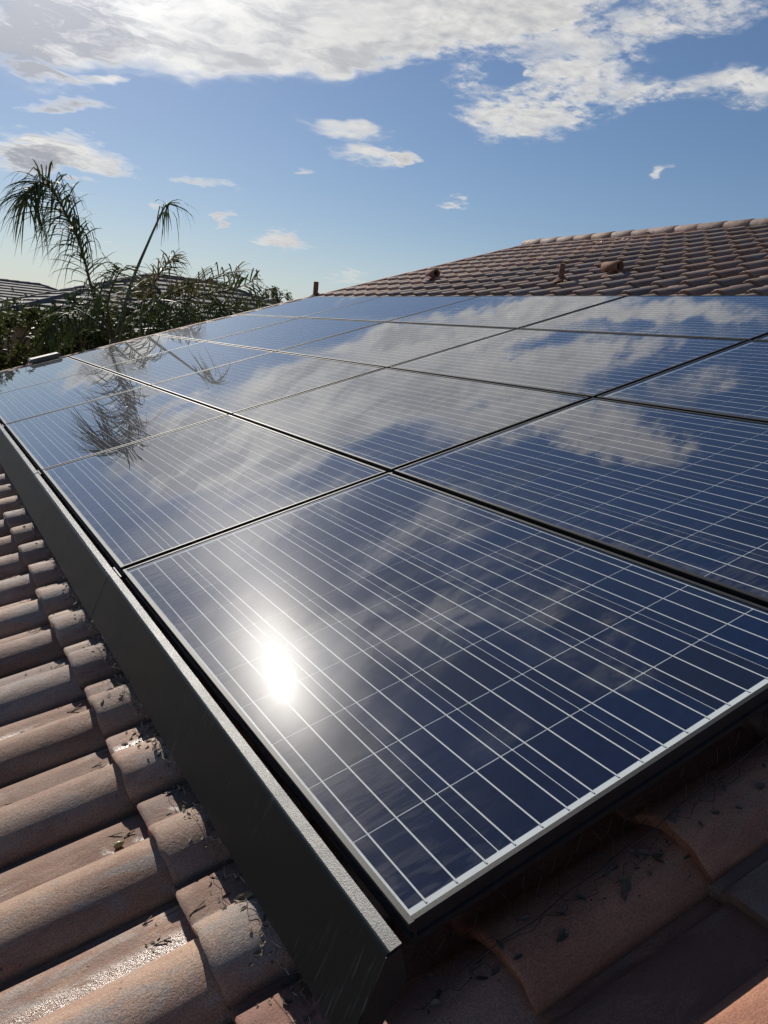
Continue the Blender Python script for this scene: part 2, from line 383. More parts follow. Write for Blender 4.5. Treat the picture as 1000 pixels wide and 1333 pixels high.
def mat_leaf(name, a, bcol, trans=0.35, rough=0.5):
    m, t, b, out = mat(name)
    tc = t.node('ShaderNodeTexCoord').outputs['Object']
    c = t.mix(t.smooth(t.noise(tc, 2.4, 4, 0.7), 0.35, 0.65), (*a, 1), (*bcol, 1))
    t.put(b.inputs['Base Color'], c); b.inputs['Roughness'].default_value = rough; b.inputs['Specular IOR Level'].default_value = 0.18
    tl = t.node('ShaderNodeBsdfTranslucent'); t.put(tl.inputs['Color'], c)
    mx = t.node('ShaderNodeMixShader'); mx.inputs[0].default_value = trans
    t.l.new(b.outputs[0], mx.inputs[1]); t.l.new(tl.outputs[0], mx.inputs[2]); t.l.new(mx.outputs[0], out.inputs[0])
    return m

M = {}
M['tile'] = mat_tile('concrete_tile')
M['far_dulled'] = mat_tile('far_dulled_tile', 0.0, (0.70, 0.70, 0.72))  # same tile; its duller look at the far viewing angle put into the colour
M['redder'] = mat_tile('redder_tile', 0.5, (1.08, 0.64, 0.40))  # tint with more red, for close tiles in front of the array
M['ridge'] = mat_tile('ridge_tile_concrete', 0.0, (1.05, 1.0, 0.98))
M['rake'] = mat_tile('rake_tile_clay', 0.0, (1.0, 0.72, 0.66))
M['felt'] = simple('roof_felt', (0.035, 0.03, 0.028), 0.9)
M['glass'] = mat_glass(); M['cell'] = mat_cell()
M['backsheet'] = simple('white_backsheet', (0.78, 0.79, 0.78), 0.6, var=0.05, spec=0.0)
M['ribbon'] = simple('tinned_ribbon', (0.70, 0.70, 0.68), 0.6, spec=0.0)
M['frame'] = simple('anodised_frame', (0.016, 0.016, 0.017), 0.5, metal=0.0, spec=0.2, var=0.25, scale=30, bump=0.06, bscale=300)
M['black'] = simple('black_rail', (0.012, 0.012, 0.013), 0.5)
M['splice'] = simple('grey_splice', (0.09, 0.09, 0.095), 0.4, metal=0.6)
M['skirt'] = mat_skirt('skirt_paint', False); M['flange'] = mat_skirt('skirt_flange_paint', True)
M['wire'] = simple('wire', (0.03, 0.03, 0.03), 0.45, metal=0.7)
M['litter'] = simple('leaf_litter', (0.13, 0.10, 0.07), 0.8, var=0.6, scale=40)
M['dry'] = mat_leaf('dry_leaf', (0.25, 0.20, 0.13), (0.14, 0.10, 0.06), 0.2, 0.7)
M['seed'] = simple('seed', (0.30, 0.30, 0.14), 0.35)
M['pipe'] = simple('painted_pipe', (0.18, 0.095, 0.068), 0.85, spec=0.15, var=0.2, scale=20)
M['pipe2'] = simple('painted_tee', (0.19, 0.105, 0.075), 0.85, spec=0.15, var=0.15, scale=20)
M['dark'] = simple('vent_mouth_shade', (0.01, 0.009, 0.008), 0.9)  # near-black that paints the shade inside the vent mouth
M['stucco'] = simple('stucco', (0.42, 0.35, 0.27), 0.9, var=0.1, scale=3, bump=0.4, bscale=90)
M['wood'] = simple('fascia_wood', (0.14, 0.09, 0.065), 0.7, var=0.2)
M['ground'] = simple('desert_ground', (0.26, 0.20, 0.145), 0.95, var=0.25, scale=0.4)
M['galv'] = simple('galvanised', (0.13, 0.13, 0.13), 0.6, metal=0.2, var=0.2, scale=14)
M['ntile'] = simple('neighbour_tile', (0.17, 0.155, 0.15), 0.8, spec=0.2, var=0.25, scale=5, bump=0.3, bscale=40)
M['palm'] = mat_leaf('palm_leaflet', (0.050, 0.075, 0.026), (0.085, 0.100, 0.036), 0.25, 0.6)
M['palmdry'] = mat_leaf('palm_leaflet_dry', (0.12, 0.115, 0.045), (0.16, 0.125, 0.06), 0.25, 0.55)
M['rachis'] = simple('palm_stalk', (0.085, 0.085, 0.040), 0.5, var=0.3)
M['trunk'] = simple('palm_trunk', (0.16, 0.135, 0.11), 0.9, var=0.3, scale=6, bump=0.6, bscale=20)
M['bark'] = simple('bark', (0.11, 0.085, 0.06), 0.9, var=0.3, scale=8)
M['leafa'] = mat_leaf('leaf_dark', (0.030, 0.050, 0.016), (0.060, 0.080, 0.022), 0.3)
M['leafb'] = mat_leaf('leaf_yellow_green', (0.055, 0.070, 0.018), (0.095, 0.100, 0.028), 0.35)
M['leafc'] = mat_leaf('leaf_pale', (0.10, 0.12, 0.05), (0.14, 0.15, 0.07), 0.3)

# ------------------------------------------------------------------ ground
g = MB(); S = 3000.0
g.add([(-S,-S,-3.5),(S,-S,-3.5),(S,S,-3.5),(-S,S,-3.5)], [(0,1,2,3)])
tag(g.build('ground', M['ground']), kind='structure')

# ------------------------------------------------------------------ our house and its tiled roof
V_EAVE, V_RIDGE, U_NEAR, U_FAR = -1.99, 8.62, -3.62, 9.86
N0 = -0.208                                                  # channel level of the tiles below the glass plane
house = empty('house', Matrix.Translation((6.0, 3.0, -3.5)))
tag(house, 'house under the brown tiled roof that carries the solar panels', 'house')
def under(o, parent):
    """parent an object without moving it"""
    o.parent = parent; o.matrix_parent_inverse = parent.matrix_world.inverted()
    return o
bpy.context.view_layer.update()
w_ = MB()
w_.extrude([(-1.3,-3.5),(-1.3,-0.80),(8.18,2.36),(17.7,-0.80),(17.7,-3.5)], 'y', -3.1, 9.4)
under(w_.build('wall', M['stucco']), house)
d_ = MB()
d_.box(V_EAVE + 0.05, V_RIDGE, U_NEAR, U_FAR, -0.29, -0.262)
roof = d_.build('roof', M['felt']); roof.matrix_world = ROOF; under(roof, house)
bpy.context.view_layer.update()
b_ = MB()
xr, zr = rp(V_RIDGE, 0, -0.20).x, rp(V_RIDGE, 0, -0.20).z
b_.add([(xr, U_NEAR, zr), (xr + 10.2, U_NEAR, zr - 3.4), (xr + 10.2, U_FAR, zr - 3.4), (xr, U_FAR, zr),
        (xr, U_NEAR, zr-.1), (xr + 10.2, U_NEAR, zr - 3.5), (xr + 10.2, U_FAR, zr - 3.5), (xr, U_FAR, zr-.1)],
       [(0,1,2,3),(7,6,5,4),(0,4,5,1),(1,5,6,2),(2,6,7,3)])
under(b_.build('back_slope', M['ridge']), house)
f_ = MB(); f_.box(V_EAVE, V_RIDGE, U_FAR - 0.03, U_FAR + 0.0, -0.45, -0.295)
fo = f_.build('fascia', M['wood']); fo.matrix_world = ROOF; under(fo, house)

BAR = 0.165
def profile(y):
    """height of the S tile across its width: round barrel, then a flat channel"""
    y = y % TILE_W if y >= 0 else 0.0
    if y <= BAR:
        t = abs((y - BAR / 2) / (BAR / 2))
        return 0.006 + 0.052 * max(0.0, 1 - t ** 2.0) ** 0.70
    t = (y - BAR) / (TILE_W - BAR)
    z = 0.005 + 0.004 * math.sin(t * math.pi)
    if t > 0.80: z -= 0.016 * min(1.0, (t - 0.80) / 0.08)
    return z
def tile_n(v, u):
    x = (v - TILE_X0) % TILE_L
    return N0 + profile((u - TILE_Y0) % TILE_W) + 0.030 * (1 - x / TILE_L)

def tile_mesh(name, ys, xs, seed, rough):
    rnd = random.Random(seed)
    vs, fs = [], []
    ny = len(ys)
    jx = [rnd.uniform(-1, 1) for _ in ys]
    jx = [(jx[max(0, i-1)] + 2 * jx[i] + jx[min(ny-1, i+1)]) / 4 for i in range(ny)]
    bend = rnd.uniform(-0.002, 0.002)
    def z_at(x, y):
        return (profile(y) if y < TILE_W else -0.009) + 0.030 * (1 - x / TILE_L) + bend * math.sin(x * 8) * (1 if rough else 0)
    rows = [(0.004, -0.031)] + [(x, {0: -0.005, 1: -0.001}.get(i, 0.0)) for i, x in enumerate(xs)]
    for r, (x, dz) in enumerate(rows):
        for i, y in enumerate(ys):
            ox = jx[i] * rough if r <= 2 else 0.0
            vs.append((x + ox, y, z_at(x, y) + dz + (rnd.uniform(-1, 1) * rough * 0.25)))
    for r in range(len(rows) - 1):
        for i in range(ny - 1):
            a = r * ny + i
            fs.append((a, a + 1, a + ny + 1, a + ny))
    # the lip on the near side of the barrel
    b0 = len(vs)
    for r, (x, dz) in enumerate(rows):
        vs.append((x, 0.003, z_at(x, 0.0) - 0.018))
    for r in range(len(rows) - 1):
        fs.append((r * ny, (r + 1) * ny, b0 + r + 1, b0 + r))
    m = MB(); m.add(vs, fs)
    me = m.mesh(name, M['tile'], smooth=True)
    me.set_sharp_from_angle(angle=R(48))
    return me
def bar_ys(nb, np_):
    ys = [BAR / 2 - BAR / 2 * math.cos(math.pi * k / nb) for k in range(nb + 1)]
    if np_ > 3: ys += [0.178, 0.205, 0.235, 0.264, 0.274, 0.284, 0.306]
    else: ys += [0.215, 0.264, 0.278, 0.302]
    return ys
HI = [tile_mesh('roof_tile', bar_ys(18, 7), [0.0, 0.004, 0.012, 0.06, 0.16, 0.26, 0.352, 0.40], s, 0.0036) for s in range(6)]
LO = [tile_mesh('roof_tile', bar_ys(8, 3), [0.0, 0.008, 0.025, 0.38], s + 20, 0.0025) for s in range(5)]

REDDER = []
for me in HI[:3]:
    me = me.copy(); me.materials.clear(); me.materials.append(M['redder']); REDDER.append(me)
FAR_DULLED = []
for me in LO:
    me = me.copy(); me.materials.clear(); me.materials.append(M['far_dulled']); FAR_DULLED.append(me)
tiles = []
nu0 = int(math.floor((U_NEAR - TILE_Y0) / TILE_W)); nu1 = int((U_FAR - TILE_Y0 - 0.15) / TILE_W)
nv0 = int(round((V_EAVE - TILE_X0) / TILE_L)); nv1 = int((V_RIDGE - TILE_X0 - 0.10) / TILE_L)
SU, SV, PU, PV, NI, NJ = 1.665, 0.983, 1.645, 0.963, 5, 4     # panel pitch and size, columns, rows
for kv in range(nv0, nv1 + 1):
    for ku in range(nu0, nu1 + 1):
        v, u = TILE_X0 + kv * TILE_L, TILE_Y0 + ku * TILE_W
        covered = (v > -0.12 and v + TILE_L < NJ * SV + 0.05 and u > -0.02 and u + TILE_W < NI * SU)
        pr = project(rp(v + 0.17, u + 0.12, -0.16)); score = 1e6
        if pr and not covered and -60 < pr[0] < 1060 and -40 < pr[1] < 1400: score = pr[2]
        tiles.append((score, v, u))
tiles.sort(key=lambda a: a[0])
rt = random.Random(3)
single = [a for a in tiles[:300] if a[0] < 1e5]
rest = tiles[len(single):]
for i, (sc, v, u) in enumerate(single):
    me = rt.choice(HI) if sc < 4.5 else rt.choice(LO)
    if u < -0.02 and sc < 4.5: me = rt.choice(REDDER)
    elif v > 3.0: me = rt.choice(FAR_DULLED)
    o = link('roof_tile', me, roof)
    o.location = (v + rt.uniform(-.004, .004), u + rt.uniform(-.002, .002), N0 + rt.uniform(-.001, .002))
    o.rotation_euler = (rt.uniform(-.006, .006), rt.uniform(-.004, .004), rt.uniform(-.010, .010))
field = MB()
for sc, v, u in rest:
    me = rt.choice(LO)
    dv = rt.uniform(-.004, .004)
    field.add([(p.co.x + v + dv, p.co.y + u - TILE_Y0, p.co.z) for p in me.vertices], [tuple(p.vertices) for p in me.polygons])
fme = field.mesh('roof_tile_field', M['tile'], smooth=True); fme.set_sharp_from_angle(angle=R(48))
fo = link('roof_tile_field', fme, roof); fo.location = (0, TILE_Y0, N0)
tag(fo, kind='stuff')

def cap_mesh(name, length, r0, r1, mt, seg=12, th=0.014):
    """half-round cap tile lying along y, big end at y=0"""
    vs, fs = [], []
    rows = [(0.0, r0 - th), (0.0, r0 - 0.004), (0.006, r0), (length * .5, (r0 + r1) / 2), (length, r1)]
    for y, r in rows:
        for k in range(seg + 1):
            a = math.pi * k / seg
            vs.append((math.cos(a) * r, y, math.sin(a) * r * 0.92))
    for r in range(len(rows) - 1):
        for k in range(seg):
            a = r * (seg + 1) + k; fs.append((a, a + 1, a + seg + 2, a + seg + 1))
    m = MB(); m.add(vs, fs); me = m.mesh(name, mt, smooth=True); me.set_sharp_from_angle(angle=R(50)); return me
ridge_me = cap_mesh('ridge_tile', 0.44, 0.125, 0.098, M['ridge'])
u = U_FAR - 0.30
while u > U_NEAR:
    o = link('ridge_tile', ridge_me, roof)
    o.location = (V_RIDGE + 0.0, u, -0.195 + rt.uniform(-.004, .004)); o.rotation_euler = (R(2.5) + rt.uniform(-.01, .01), -PITCH, rt.uniform(-.015, .015)); u -= 0.375
rake_me = cap_mesh('rake_tile', 0.42, 0.088, 0.074, M['rake'])
v = V_EAVE
while v < V_RIDGE - 0.1:
    o = link('rake_tile', rake_me, roof)
    o.location = (v, U_FAR, -0.212 + rt.uniform(-.003, .003)); o.rotation_euler = (R(2.0), 0, -R(90) + rt.uniform(-.012, .012)); v += 0.372

# ------------------------------------------------------------------ solar panels
LIP, MU, MV = 0.010, 0.015, 0.005
CU, CV = (PU - 2 * LIP - 2 * MU) / 10, (PV - 2 * LIP - 2 * MV) / 6
GAP, GAPU = 0.0022, 0.0034
def frame_poly(w=LIP):
    return [(0, -0.0015), (0.0015, 0), (w, 0), (w, -0.038), (0, -0.038), (0, -0.028), (0.0045, -0.026), (0.0045, -0.015), (0, -0.013)]
fp = frame_poly()
def rail_u(near):       # runs along y
    m = MB(); pl = fp if near else [(PV - p, q) for p, q in fp]
    m.extrude(pl, 'y', 0, PU); return m
def rail_v(near):       # runs along x
    m = MB(); pl = fp if near else [(PU - p, q) for p, q in fp]
    m.extrude(pl, 'x', LIP + 0.0002, PV - LIP - 0.0002); return m
rails = [rail_u(True).mesh('frame_rail', M['frame']), rail_u(False).mesh('frame_rail', M['frame']),
         rail_v(True).mesh('frame_rail', M['frame']), rail_v(False).mesh('frame_rail', M['frame'])]
def sheet(x0, x1, y0, y1, z, t): return MB().box(x0, x1, y0, y1, z - t, z)
glass_m = MB(); glass_m.add([(LIP, LIP, -0.0016), (PV-LIP, LIP, -0.0016), (PV-LIP, PU-LIP, -0.0016), (LIP, PU-LIP, -0.0016)], [(0,1,2,3)])
glass_me = glass_m.mesh('glass_pane', M['glass'])
lam_me = sheet(LIP + .0003, PV - LIP - .0003, LIP + .0003, PU - LIP - .0003, -0.0060, 0.004).mesh('laminate', M['backsheet'])
def chamfer_cell(x0, y0):
    a, b, c = CV - GAP, CU - GAPU, 0.0007
    pts = [(c,0),(a-c,0),(a,c),(a,b-c),(a-c,b),(c,b),(0,b-c),(0,c)]
    return [(x0 + GAP/2 + p, y0 + GAPU/2 + q) for p, q in pts]
def add_cell(m, x0, y0):
    pts = chamfer_cell(x0, y0); n = 8
    m.add([(p, q, -0.0052) for p, q in pts] + [(p, q, -0.0058) for p, q in pts],
          [tuple(range(n))] + [(i, (i+1) % n, n + (i+1) % n, n + i)[::-1] for i in range(n)])
cm = MB(); add_cell(cm, 0, 0); cell_me = cm.mesh('cell', M['cell'])
def bus_x(k): return LIP + MV + (k // 3) * CV + CV * ((k % 3) * 2 + 1) / 6
RIB = 0.0027
bm_ = MB(); bm_.box(-RIB/2, RIB/2, LIP + MU - 0.006, PU - LIP - MU + 0.006, -0.0052, -0.0047); bus_me = bm_.mesh('busbar', M['ribbon'])
cl = MB(); bl = MB()
for a in range(6):
    for b in range(10): add_cell(cl, LIP + MV + a * CV, LIP + MU + b * CU)
for k in range(18): bl.box(bus_x(k) - RIB/2, bus_x(k) + RIB/2, LIP + MU - 0.006, PU - LIP - MU + 0.006, -0.0052, -0.0047)
cl_me = cl.mesh('cell_sheet', M['cell']); bl_me = bl.mesh('busbar_sheet', M['ribbon'])
ROWN = ['bottom row beside the black skirt', 'second row up from the skirt', 'third row up from the skirt', 'top row below the bare tiles']
COLN = ['nearest panel of its row', 'second panel from the near end', 'middle panel of its row', 'fourth panel from the near end', 'farthest panel of its row']
for i in range(NI):
    for j in range(NJ):
        p = empty('solar_panel', ROOF @ Matrix.Translation((j * SV, i * SU, rt.uniform(-.0008, .0008))) @ Matrix.Rotation(rt.uniform(-.0012, .0012), 4, 'X') @ Matrix.Rotation(rt.uniform(-.0012, .0012), 4, 'Y'))
        tag(p, 'blue solar panel, %s, %s' % (COLN[i], ROWN[j]), 'solar panel', 'solar panels on the roof')
        for me in rails: link('frame_rail', me, p)
        lam = link('laminate', lam_me, p)
        link('glass_pane', glass_me, p)
        if i < 2:
            for a in range(6):
                for b in range(10):
                    o = link('cell', cell_me, lam); o.location = (LIP + MV + a * CV, LIP + MU + b * CU, 0)
            for k in range(18):
                o = link('busbar', bus_me, lam); o.location = (bus_x(k), 0, 0)
        else:
            tag(link('cell_sheet', cl_me, lam), kind='stuff'); tag(link('busbar_sheet', bl_me, lam), kind='stuff')
# rails seen in the gaps
for j in range(1, NJ):
    m = MB(); m.box(j * SV - 0.0185, j * SV - 0.0015, 0.01, NI * SU - 0.03, -0.060, -0.030)
    o = m.build('mounting_rail', M['black']); o.matrix_world = ROOF
    tag(o, 'black mounting rail in the gap between the %s panel rows' % ['', 'first and second', 'second and third', 'third and top'][j], 'rail', 'rails in the row gaps')
for i in range(1, NI):
    m = MB(); m.box(0.012, NJ * SV - 0.03, i * SU - 0.0135, i * SU - 0.0065, -0.028, -0.009)
    o = m.build('splice_strip', M['splice']); o.matrix_world = ROOF
    tag(o, 'thin grey strip in the gap between the %s panel columns' % ['', 'nearest two', 'second and third', 'third and fourth', 'farthest two'][i], 'strip', 'strips in the column gaps')
# feet that carry the array
for fi, (u, v) in enumerate([(0.30, 0.25), (0.30, 2.2), (4.1, 0.25), (4.1, 2.2), (7.9, 0.25), (7.9, 2.2)]): pass

# ------------------------------------------------------------------ black skirt along the lower edge
skirt = empty('array_skirt', ROOF.copy())
tag(skirt, 'long black metal skirt along the lower edge of the solar panels', 'skirt')
TOPI, TOPO, BOT = (-0.0205, -0.003), (-0.0425, -0.0045), (-0.128, -0.112)
def skirt_polys():
    ax, az_ = TOPO; bx, bz = BOT
    d = Vector((bx - ax, bz - az_)).normalized(); nrm = Vector((-d.y, d.x))
    if nrm.x > 0: nrm = -nrm
    th = 0.0022
    inn = -nrm * th
    corner = [(ax + 0.004, az_ + 0.0002), (ax + 0.0012, az_ - 0.0006), (ax + d.x * .004, az_ + d.y * .004)]
    flange = [TOPI, corner[0], (corner[0][0], corner[0][1] - th), (TOPI[0], TOPI[1] - th)]
    face = [corner[0], corner[1], corner[2], BOT, (BOT[0] + inn.x, BOT[1] + inn.y), (corner[2][0] + inn.x * 1.2, corner[2][1] + inn.y * 1.2), (corner[0][0], corner[0][1] - th)]
    return flange, face
fl, fc = skirt_polys()
for i in range(NI):
    a, b = i * SU - 0.016 + (0.002 if i else 0), (i + 1) * SU - 0.016
    dz = (i % 2) * -0.0022
    fbm = MB(); fbm.extrude([(p + dz, q + dz) for p, q in fc], 'y', a, b)
    s_ = fbm.build('skirt_panel', M['skirt'], skirt)
    f2 = MB(); f2.extrude([(p, q + dz) for p, q in fl], 'y', a, b); f2.build('top_flange', M['flange'], s_)
    if i:
        k = MB(); k.box(-0.0165, -0.0125, a - 0.05, a + 0.05, -0.010, -0.0045); k.build('splice_clip', M['black'], skirt)
ec = MB(); ec.extrude([(-0.024, -0.007), (-0.0465, -0.0085), (-0.122, -0.108), (-0.09, -0.125), (-0.024, -0.06)], 'y', -0.0175, -0.0160)
ec.build('end_cap', M['black'], skirt)
# ------------------------------------------------------------------ wire mesh under skirt and near end
def hex_edges(n_s, n_h, a):
    """edges of a chicken-wire strip, in strip units"""
    es = []; h = a * math.sqrt(3)
    for r in range(n_h):
        for c in range(n_s):
            x = c * 3 * a + (1.5 * a if r % 2 else 0); y = r * h / 2
            pts = [(x, y), (x + a/2, y + h/2), (x + 1.5*a, y + h/2), (x + 2*a, y)]
            for p, q in zip(pts[:-1], pts[1:]): es.append((p, q))
    return es
def wire_strip(es, fn, rad):
    m = MB()
    for p, q in es:
        A, B = fn(*p), fn(*q)
        if A is None or B is None: continue
        m.tube([A, B], rad, 3, caps=False)
    return m
wr = random.Random(5)
jit = {}
def jn(key, amp):
    k = (round(key[0], 3), round(key[1], 3))
    if k not in jit: jit[k] = (wr.uniform(-1, 1), wr.uniform(-1, 1), wr.uniform(-1, 1))
    return [c * amp for c in jit[k]]
def side_fn(s, h):
    if s > 3.4: return None
    t = h / 0.10; j = jn((s, h), 0.004)
    v = -0.120 - 0.055 * t + j[0]; u = -0.01 + s + j[1]
    n = max(-0.108 - 0.05 * t + j[2], tile_n(v, u) + 0.004)
    return (v, u, n)
o = wire_strip(hex_edges(60, 3, 0.019), side_fn, 0.0005).build('wire_mesh', M['wire']); o.matrix_world = ROOF
tag(o, 'dark hexagonal wire mesh under the lower edge of the black skirt', 'wire mesh')
jit.clear()
def end_fn(s, h):
    if s > 2.3: return None
    t = h / 0.12; j = jn((s, h), 0.006)
    v = -0.02 + s + j[0]; u = 0.010 - 0.05 * t * t + j[1] - 0.012 * math.sin(s * 5)
    n = max(-0.045 - 0.15 * t + j[2], tile_n(v, u) + 0.004)
    return (v, u, n)
o = wire_strip(hex_edges(42, 5, 0.019), end_fn, 0.0005).build('wire_mesh', M['wire']); o.matrix_world = ROOF
tag(o, 'dark wire mesh under the near end of the solar panels', 'wire mesh')
m = MB(); pts = []
for k in range(26):
    s = k / 25 * 1.5
    pts.append((0.05 + s, -0.030 - 0.012 * math.sin(s * 6 + 0.4) + wr.uniform(-.004, .004), -0.088 + 0.016 * math.sin(s * 4.1) + wr.uniform(-.004, .004)))
m.tube(pts, 0.0011, 5)
o = m.build('loose_wire', M['wire']); o.matrix_world = ROOF
tag(o, 'single wavy dark wire hanging below the near edge of the panels', 'wire')

# ------------------------------------------------------------------ litter
def leaf_geo(m, v, u, n, size, rnd):
    a = rnd.uniform(0, 6.28); c, s = math.cos(a), math.sin(a); curl = rnd.uniform(0.2, 0.9) * size; tilt = rnd.uniform(-.6, .6)
    P = []
    for x, y, z in ((-1, 0, 0), (-.4, .42, .25), (-.4, -.42, .25), (.0, 0, -.05), (.45, .38, .3), (.45, -.34, .3), (1, .05, .5)):
        x *= size; y *= size; z = z * curl + tilt * y
        P.append((v + x * c - y * s, u + x * s + y * c, n + z + 0.15 * size))
    m.add(P, [(0, 1, 3), (0, 3, 2), (3, 1, 4), (3, 5, 2), (3, 4, 6), (3, 6, 5)])
lr = random.Random(11)
m = MB()
for k in range(380):
    u = lr.uniform(0.05, 4.6) if k % 3 else lr.uniform(0.05, 1.6)
    v = lr.gauss(-0.150, 0.018) if k % 9 else lr.uniform(-0.20, -0.13)
    if v > -0.125: v = -0.128
    leaf_geo(m, v, u, tile_n(v, u), lr.uniform(0.003, 0.010), lr)
for k in range(120):                                    # along the near end
    v = lr.uniform(-0.05, 2.0); u = lr.gauss(-0.015, 0.022)
    leaf_geo(m, v, u, tile_n(v, u), lr.uniform(0.003, 0.011), lr)
for k in range(420):                                    # dark crumbs packed against the foot of the skirt
    u = lr.uniform(0.03, 4.8); v = -0.130 - abs(lr.gauss(0, 0.010))
    leaf_geo(m, v, u, tile_n(v, u), lr.uniform(0.002, 0.006), lr)
for k in range(150):                                    # specks and twigs washed into the channels
    ku = lr.randrange(0, 10); u = TILE_Y0 + ku * TILE_W + lr.uniform(0.19, 0.27); v = lr.uniform(-0.62, -0.15)
    if lr.random() < 0.6: v = TILE_X0 - lr.uniform(0.005, 0.07)
    if lr.random() < 0.35:
        L = lr.uniform(.006, .018); a = lr.uniform(-.5, .5); n = tile_n(v, u) + .002
        m.tube([(v - L * math.cos(a), u - L * math.sin(a), n), (v + L * math.cos(a), u + L * math.sin(a), n + .002)], 0.0011, 4)
    else: leaf_geo(m, v, u, tile_n(v, u), lr.uniform(0.002, 0.006), lr)
o = m.build('leaf_litter', M['litter']); o.matrix_world = ROOF
tag(o, 'dark crumbs of dead leaf caught along the skirt and in tile channels', 'debris', kind='stuff')
LEAVES = [(-0.142, 0.335, 0.017, 'curled dry leaf on the nearest tile barrel beside the skirt'),
          (-0.122, 0.152, 0.016, 'dry tan leaf stuck low against the near end of the skirt'),
          (-0.150, 0.655, 0.014, 'crumpled dry leaf beside the skirt, on the second barrel from the near end'),
          (-0.140, 0.820, 0.012, 'small dry leaf in the channel beside the skirt behind the second barrel'),
          (0.205, -0.052, 0.014, 'pale dry leaf on the shaded tile under the panel front edge, left one'),
          (0.345, -0.040, 0.017, 'largest pale dry leaf on the shaded tile under the panel front edge'),
          (0.420, -0.034, 0.012, 'small pale dry leaf right of the largest one under the panel front edge')]
for v, u, sz, lb in LEAVES:
    m = MB(); leaf_geo(m, v, u, tile_n(v, u) + 0.003, sz, lr); leaf_geo(m, v + sz * .3, u + sz * .4, tile_n(v, u) + 0.006, sz * .7, lr)
    o = m.build('dry_leaf', M['dry']); o.matrix_world = ROOF
    tag(o, lb, 'leaf', 'dry leaves on the tiles')
m = MB(); su_, sv_ = 0.690, -0.285
for r in range(7):
    pass
ring = [(math.cos(a) , math.sin(a)) for a in [k * math.pi / 4 for k in range(8)]]
vs = []; fs = []
for k, (x, rr) in enumerate(((-1, .15), (-.75, .7), (-.2, 1), (.35, .85), (.8, .45), (1.15, .08))):
    vs += [(sv_ + x * .010, su_ + c * rr * .007, tile_n(sv_, su_) + .007 + s * rr * .007) for c, s in ring]
for k in range(5): fs += [(k*8+i, k*8+(i+1) % 8, (k+1)*8+(i+1) % 8, (k+1)*8+i) for i in range(8)]
m.add(vs, fs); o = m.build('seed_pod', M['seed'], smooth=True); o.matrix_world = ROOF
tag(o, 'pale green seed pod lying in a tile channel left of the skirt', 'seed pod')

# ------------------------------------------------------------------ vents on the bare part of the roof
def roof_thing(name, v, u, label, cat):
    o = empty(name, Matrix.Translation(rp(v, u, tile_n(v, u) - 0.02))); tag(o, label, cat); return o
def lathe_pipe(m, p0, p1, r, th=0.006, seg=20):
    """open pipe with a wall, from p0 to p1, mouth at p1"""
    ax = (Vector(p1) - Vector(p0)); L = ax.length; ax.normalize(); a = ax.orthogonal().normalized(); b = ax.cross(a)
    vs = []; fs = []
    rows = [(0, r), (L - .002, r), (L, r - .002), (L, r - th), (L - .10 if L > .14 else L * .3, r - th)]
    for d, rr in rows:
        for k in range(seg):
            an = 2 * math.pi * k / seg; vs.append(Vector(p0) + ax * d + (a * math.cos(an) + b * math.sin(an)) * rr)
    for i in range(len(rows) - 1):
        for k in range(seg): fs.append((i*seg+k, i*seg+(k+1) % seg, (i+1)*seg+(k+1) % seg, (i+1)*seg+k))
    fs.append(tuple((len(rows)-1)*seg + k for k in range(seg))); fs.append(tuple(range(seg))[::-1])
    m.add(vs, fs)
def flashing(parent, r):
    m = MB(); pts = []
    for rr, z in ((r * 2.6, .0), (r * 1.9, .010), (r * 1.3, .022), (r * 1.05, .028)):
        pts.append([(math.cos(a) * rr * 1.2, math.sin(a) * rr, z + math.cos(a) * rr * 1.2 * math.tan(PITCH) + 0.055) for a in [k * math.pi / 8 for k in range(16)]])
    vs = [p for r_ in pts for p in r_]; fs = []
    for i in range(3):
        for k in range(16): fs.append((i*16+k, i*16+(k+1) % 16, (i+1)*16+(k+1) % 16, (i+1)*16+k))
    m.add(vs, fs); return m.build('flashing', M['pipe'], parent, smooth=True)
pv = roof_thing('vent_pipe', 5.26, 5.50, 'slim brown vent pipe standing on the tiles above the panels', 'vent pipe')
m = MB(); lathe_pipe(m, (0, 0, 0), (0.0, 0, 0.205), 0.028); m.build('pipe', M['pipe'], pv, smooth=True)
flashing(pv, 0.026)
def tee_vent(v, u, h, r, L, label):
    t_ = roof_thing('tee_vent', v, u, label, 'vent')
    m = MB(); lathe_pipe(m, (0, 0, -0.02), (0, 0, h - r * .4), r * 0.72); m.build('stem', M['pipe2'], t_, smooth=True)
    m = MB(); lathe_pipe(m, (-.0, L * .5, h), (.0, -L * .5, h + 0.004), r); c = m.build('hood', M['pipe2'], t_, smooth=True)
    m = MB(); m.tube([(0, -L * .5 + .06, h), (0, -L * .5 + .065, h)], r - .0055, 20); m.build('mouth_shade', M['dark'], c)  # black disc set in the mouth to stand for the shaded hollow
    flashing(t_, r * 0.72)
tee_vent(5.60, 5.16, 0.130, 0.050, 0.21, 'brown tee vent right of the slim pipe, its open mouth to the right')
tee_vent(5.55, 8.22, 0.095, 0.052, 0.19, 'far brown tee vent low on the roof left of the slim pipe')
pf = roof_thing('vent_pipe', 4.52, 9.62, 'short brown vent pipe at the far edge of the roof beside the sky', 'vent pipe')
m = MB(); lathe_pipe(m, (0, 0, 0), (0, 0, 0.235), 0.034); m.build('pipe', M['pipe'], pf, smooth=True); flashing(pf, 0.028)
